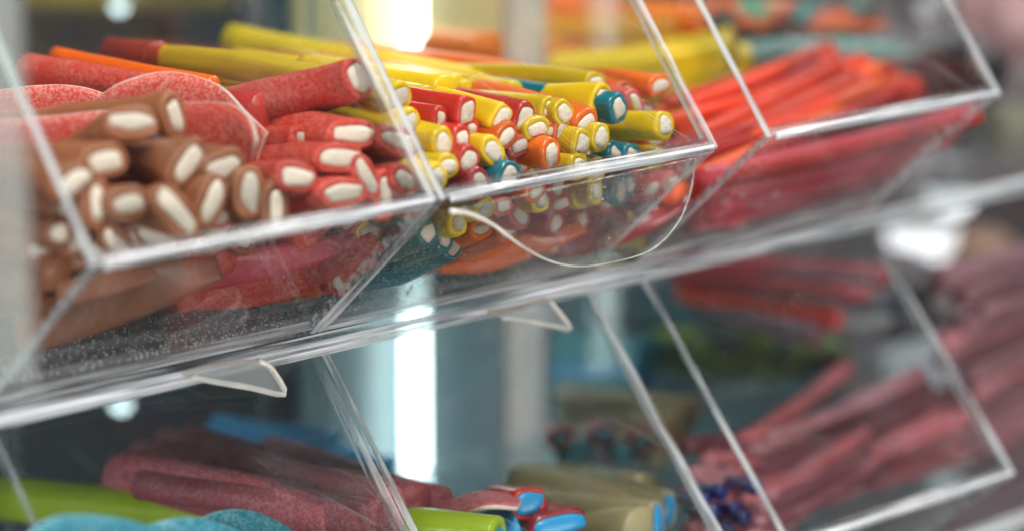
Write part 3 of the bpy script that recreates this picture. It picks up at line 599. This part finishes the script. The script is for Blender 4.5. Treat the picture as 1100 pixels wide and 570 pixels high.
# ---------------------------------------------------------------- behind the bins
def panel(name, x0, x1, Y, z0, z1, mat, label, cat, th=.006, kind=None, group=None):
    bm = bmesh.new(); box(bm, (0, 0, 0), (x1 - x0, th, z1 - z0)); bmesh.ops.bevel(bm, geom=list(bm.edges), offset=min(.001, th * .3), segments=1, affect='EDGES')
    o = link(name, bm, mat, smooth=False); o.location = (x0, Y, z0); return tag(o, label, cat, group, kind)
xl = onY(325, 400, .299).x; xr = onY(541, 400, .299).x
panel('back_board', xl, xr, .299, -.034, .2, plain('warm_glow_board', (.80, .58, .30), .5, var=.08), 'board with painted warm glow behind the light tube above the shelf', 'board')  # warm glow around the tube is put into this board's colour
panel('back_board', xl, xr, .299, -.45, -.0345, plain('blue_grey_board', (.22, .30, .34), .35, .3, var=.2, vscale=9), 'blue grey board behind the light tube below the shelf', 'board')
xa = onY(583, 100, .275).x
panel('upright_post', xa, xa + .006, .275, -.45, .2, plain('taupe_post', (.80, .60, .58), .6, var=.06), 'matt taupe upright post beside the light tube', 'post', th=.12)
# the light tube
P = onY(445, 285, .286)
o = empty('light_tube', (P.x, P.y, -.45)); tag(o, 'vertical glowing white light tube behind the bins', 'light tube')
bm = bmesh.new(); bmesh.ops.create_cone(bm, cap_ends=True, segments=24, radius1=.0061, radius2=.0061, depth=.60, matrix=Matrix.Translation((0, 0, .32))); link('tube', bm, glow('tube_light', (1, .98, .93), 8), o)
for z in (.008, .632):
    bm = bmesh.new(); bmesh.ops.create_cone(bm, cap_ends=True, segments=24, radius1=.0085, radius2=.0085, depth=.018, matrix=Matrix.Translation((0, 0, z))); link('end_cap', bm, plain('cap_metal', (.5, .5, .5), .3, metal=1), o)

# far shop background: blurred shelving and packets
def mottled(name, cols, scale=(3, 3, 3), rough=.6):
    m, nt, out = newmat(name); v = objcoord(nt, scale)
    n = N(nt, 'ShaderNodeTexNoise', Scale=1.0, Detail=2.0); nt.links.new(v, n.inputs['Vector'])
    cr = N(nt, 'ShaderNodeValToRGB'); e = cr.color_ramp.elements
    while len(e) < len(cols): e.new(.5)
    for i, c in enumerate(cols): e[i].position = .3 + .4 * i / (len(cols) - 1); e[i].color = c4(c)
    b = N(nt, 'ShaderNodeBsdfPrincipled', Roughness=rough); nt.links.new(n.outputs[0], cr.inputs[0]); nt.links.new(cr.outputs[0], b.inputs['Base Color']); nt.links.new(b.outputs[0], out.inputs[0]); return m
def facing(name, x0, y0, x1, y1, d, mat, label, cat, th=.05, kind=None, group=None, bev=.01):
    """upright box standing at distance d whose front spans these pixels"""
    A = at(x0, y1, d); B = at(x1, y1, d); Tz = at(x0, y0, d).z
    w = (B - A).length; h = Tz - A.z
    bm = bmesh.new(); box(bm, (0, 0, 0), (w, th, h)); bmesh.ops.bevel(bm, geom=list(bm.edges), offset=min(bev, th * .3, w * .2, h * .2), segments=2, affect='EDGES')
    o = link(name, bm, mat, smooth=False); o.location = A; o.rotation_euler = (0, 0, math.atan2(RT.y, RT.x)); return tag(o, label, cat, group, kind)
facing('backdrop', -700, -700, 2000, 1400, 3.0, mottled('shop_wall', [(.05, .04, .045), (.16, .13, .14), (.30, .24, .25), (.10, .12, .13)], (1.2, 1.2, 1.2)), None, None, kind='structure')
dk = dict(brown=plain('dark_brown', (.12, .040, .022), .5), teal=plain('deep_teal', (.015, .075, .10), .4), grey=plain('mid_grey', (.16, .17, .18), .5), dark=plain('near_black', (.012, .014, .02), .4), mustard=plain('mustard', (.40, .26, .02), .5))
facing('display_cabinet', -120, -200, 205, 700, 1.6, dk['brown'], 'dark brown cabinet blurred behind the upper left', 'cabinet')
facing('cabinet_panel', 204, -60, 262, 90, 1.5, dk['teal'], 'narrow dark teal panel left of the grey strip', 'panel')
facing('cabinet_panel', 280, -60, 318, 90, 1.5, dk['teal'], 'dark teal panel right of the grey strip', 'panel')
facing('cabinet_panel', 262, -60, 281, 90, 1.52, dk['grey'], 'pale grey strip between two teal panels', 'panel')
facing('yellow_packet', 20, -30, 250, 10, 1.45, dk['mustard'], 'mustard yellow packet at the top left', 'packet')
facing('dark_panel', -80, 395, 345, 640, 1.40, dk['dark'], 'near black panel behind the lower left bin', 'panel')
facing('dark_panel', 585, 290, 900, 640, 1.5, mottled('dark_teal_mottle', [(.01, .03, .04), (.02, .12, .15), (.05, .05, .06)], (14, 14, 14)), 'dark teal mottled panel right of the post below the shelf', 'panel')
# packets and heaps beyond, right side
def sack(x, y, rx, ry, d, mat, label, cat='packet', name='sweet_packet', group=None, sub=3):
    c = at(x, y, d); k = d / F; bm = bmesh.new(); bmesh.ops.create_icosphere(bm, subdivisions=4, radius=1)
    sd = random.random() * 40
    for v in bm.verts:
        q = v.co.copy(); s = 1 + .22 * noise.noise(q * 1.6 + Vector((sd, 0, 0))) + .07 * noise.noise(q * 5 + Vector((sd, 3, 0)))
        v.co = RT * q.x * rx * k * s + ZZ * q.z * ry * k * s + FH * q.y * min(rx, ry) * k * s
    o = link(name, bm, mat); o.location = c; return tag(o, label, cat, group)
foil = mottled('crumpled_foil', [(.40, .34, .36), (.16, .13, .15), (.03, .025, .03), (.42, .36, .38)], (22, 22, 22), .3)
for i in range(9):
    two((742 + random.uniform(-20, 20), 22 + 6 * i, .20), (592 + random.uniform(0, 6), 22 + 9 * i, .255), .0075, random.choice(['orange', 'orange', 'amber']), 'blurred orange strand', 'heap right of the post', floor=-.2, bend=.1)
for i in range(8):
    two((792 + random.uniform(-15, 15), 46 + 6 * i, .16), (592 + random.uniform(0, 10), 88 + 4 * i, .215), .0072, 'yellow', 'blurred yellow strand', 'heap right of the post', floor=-.2, bend=.08)
pk = mottled('teal_print', [(.0, .16, .14), (.0, .34, .20), (.7, .08, .0), (.005, .01, .015), (.0, .22, .20)], (42, 42, 42), .4)
sack(830, 22, 120, 24, 1.30, pk, 'teal packet with dark and orange spots', 'packet')
sack(860, 58, 130, 16, 1.28, plain('green_grey', (.14, .24, .22), .4), 'grey green packet below the spotted teal packet', 'packet')
sack(985, 60, 70, 60, 1.45, foil, 'crumpled silver packet behind the right bin', 'packet')
sack(1050, 75, 30, 32, 1.40, dk['dark'], 'small black packet at the right edge of the silver packet', 'packet')
sack(1085, 20, 60, 70, 1.7, plain('dusty_pink', (.42, .26, .27), .6), 'dusty pink packet in the top right corner', 'packet')
sack(1095, 140, 40, 30, 1.55, plain('olive', (.30, .27, .12), .6), 'olive packet past the end of the row', 'packet')
mv = mottled('mauve_bag', [(.22, .10, .13), (.34, .20, .24), (.15, .09, .10)], (14, 14, 14))
sack(1060, 400, 110, 110, 1.7, mv, 'large mauve packet at the right edge below the shelf', 'packet')
sack(960, 320, 70, 50, 1.45, foil, 'crumpled silver packet below the shelf on the right', 'packet')
sack(800, 375, 110, 30, 1.30, mottled('green_mix', [(.02, .03, .03), (.12, .14, .10), (.25, .35, .03), (.03, .05, .10)], (30, 30, 30)), 'dark packet mottled with lime green', 'packet')
sack(890, 345, 70, 16, 1.26, plain('grey_bag', (.32, .30, .30), .5), 'flat grey packet above the lime mottled packet', 'packet')
sack(1055, 272, 40, 26, 1.6, plain('tan_bag', (.26, .15, .10), .6), 'tan packet beside the bright glare on the right', 'packet')
# round lamps, far away, and added glowing spheres for foil glare
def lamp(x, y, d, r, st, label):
    o = empty('lamp_and_glare', at(x, y, d)); tag(o, label, 'lamp', 'round shop lamps far behind')
    bm = bmesh.new(); bmesh.ops.create_uvsphere(bm, u_segments=20, v_segments=12, radius=r); link('bulb_and_glare', bm, glow('bulb_and_glare_light', (.95, .98, 1), st), o)
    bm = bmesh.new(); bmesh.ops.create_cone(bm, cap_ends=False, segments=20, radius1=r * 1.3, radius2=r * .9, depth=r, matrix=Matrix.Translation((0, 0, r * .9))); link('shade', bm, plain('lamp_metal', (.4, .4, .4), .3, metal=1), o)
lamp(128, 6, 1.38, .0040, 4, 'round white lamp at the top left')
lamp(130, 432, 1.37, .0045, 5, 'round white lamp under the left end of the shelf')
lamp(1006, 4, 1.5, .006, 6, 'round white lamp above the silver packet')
lamp(1022, 208, 1.5, .013, 1.6, 'large white foil glare between shelf and far bin')  # glowing sphere added for glare off the foil
lamp(990, 250, 1.6, .020, 1.2, 'lower white foil glare under the shelf at the right')  # second added sphere for the wider foil glare
lamp(1050, 300, 1.6, .008, 1.0, 'smallest white glowing spot at the right under the shelf')  # small dim glowing sphere

# ---------------------------------------------------------------- candy labels, by row and place in each heap
def ordi(n):
    w = ['first', 'second', 'third', 'fourth', 'fifth', 'sixth', 'seventh', 'eighth', 'ninth', 'tenth', 'eleventh', 'twelfth']
    return w[n] if n < 12 else '%dth' % (n + 1)
groups = {}
for (o, kp, zone, P0) in CANDY: groups.setdefault((kp, zone), []).append((proj(P0), o))
for (kp, zone), L in groups.items():
    L.sort(key=lambda q: q[0][1]); n = len(L)
    if n == 1: rows = [('', L)]
    elif n <= 6: rows = [('', L)]
    elif n <= 14: h = (n + 1) // 2; rows = [('upper half', L[:h]), ('lower half', L[h:])]
    else:
        h = (n + 2) // 3; rows = [('top layer', L[:h]), ('middle layer', L[h:2 * h]), ('bottom layer', L[2 * h:])]
    for rn, R_ in rows:
        R_.sort(key=lambda q: q[0][0])
        for i, (_, o) in enumerate(R_):
            zone = zone.replace('the ', ''); kp = kp
            place = ('in ' if not zone.startswith('back') and not zone.startswith('bottom') else 'at ') + ('the ' if True else '') + zone
            if n == 1: lab = '%s %s' % (kp, place)
            elif rn: lab = '%s, %s from left, %s of %s' % (kp, ordi(i), rn, zone)
            else: lab = '%s, %s from left, %s' % (kp, ordi(i), place)
            tag(o, lab, 'candy', kp + 's in the ' + zone)

# ---------------------------------------------------------------- light
w = bpy.data.worlds.new('World'); S.world = w; w.use_nodes = True
bg = w.node_tree.nodes['Background']; bg.inputs[0].default_value = (.90, .91, .92, 1); bg.inputs[1].default_value = .07
def area(name, loc, target, size, size_y, power, col=(1, 1, 1)):
    l = bpy.data.lights.new(name, 'AREA'); l.shape = 'RECTANGLE'; l.size = size; l.size_y = size_y; l.energy = power; l.color = col
    o = bpy.data.objects.new(name, l); COL.objects.link(o); o.location = loc
    o.rotation_euler = (Vector(target) - Vector(loc)).to_track_quat('-Z', 'Y').to_euler()
area('ceiling_strip', (-.1, -.5, 1.2), (.05, .1, 0), .15, 1.2, 22, (1, .94, .86))
area('ceiling_panel', (.9, .2, 1.1), (.15, .1, 0), .5, .3, 14, (.93, .97, 1))
area('left_side_light', (-1.5, -.2, .3), (0, 0, 0), .7, .7, 13, (.95, .96, 1))  # broad light from the left of the camera
area('front_fill', (.1, -1.5, -.25), (.0, .05, -.05), 1.0, .4, 13, (1, .95, .90))  # added low fill from the front for candy below the lip
vs = S.view_settings; vs.view_transform = 'Standard'; vs.look = 'None'; vs.exposure = 0.14; vs.gamma = 1; vs.use_curve_mapping = False
S.cycles.transparent_max_bounces = 28; S.cycles.max_bounces = 5; S.cycles.diffuse_bounces = 2; S.cycles.glossy_bounces = 4; S.cycles.transmission_bounces = 4
S.cycles.use_adaptive_sampling = True; S.cycles.adaptive_threshold = .045; S.cycles.adaptive_min_samples = 20
S.cycles.use_denoising = True; S.cycles.sample_clamp_indirect = 6
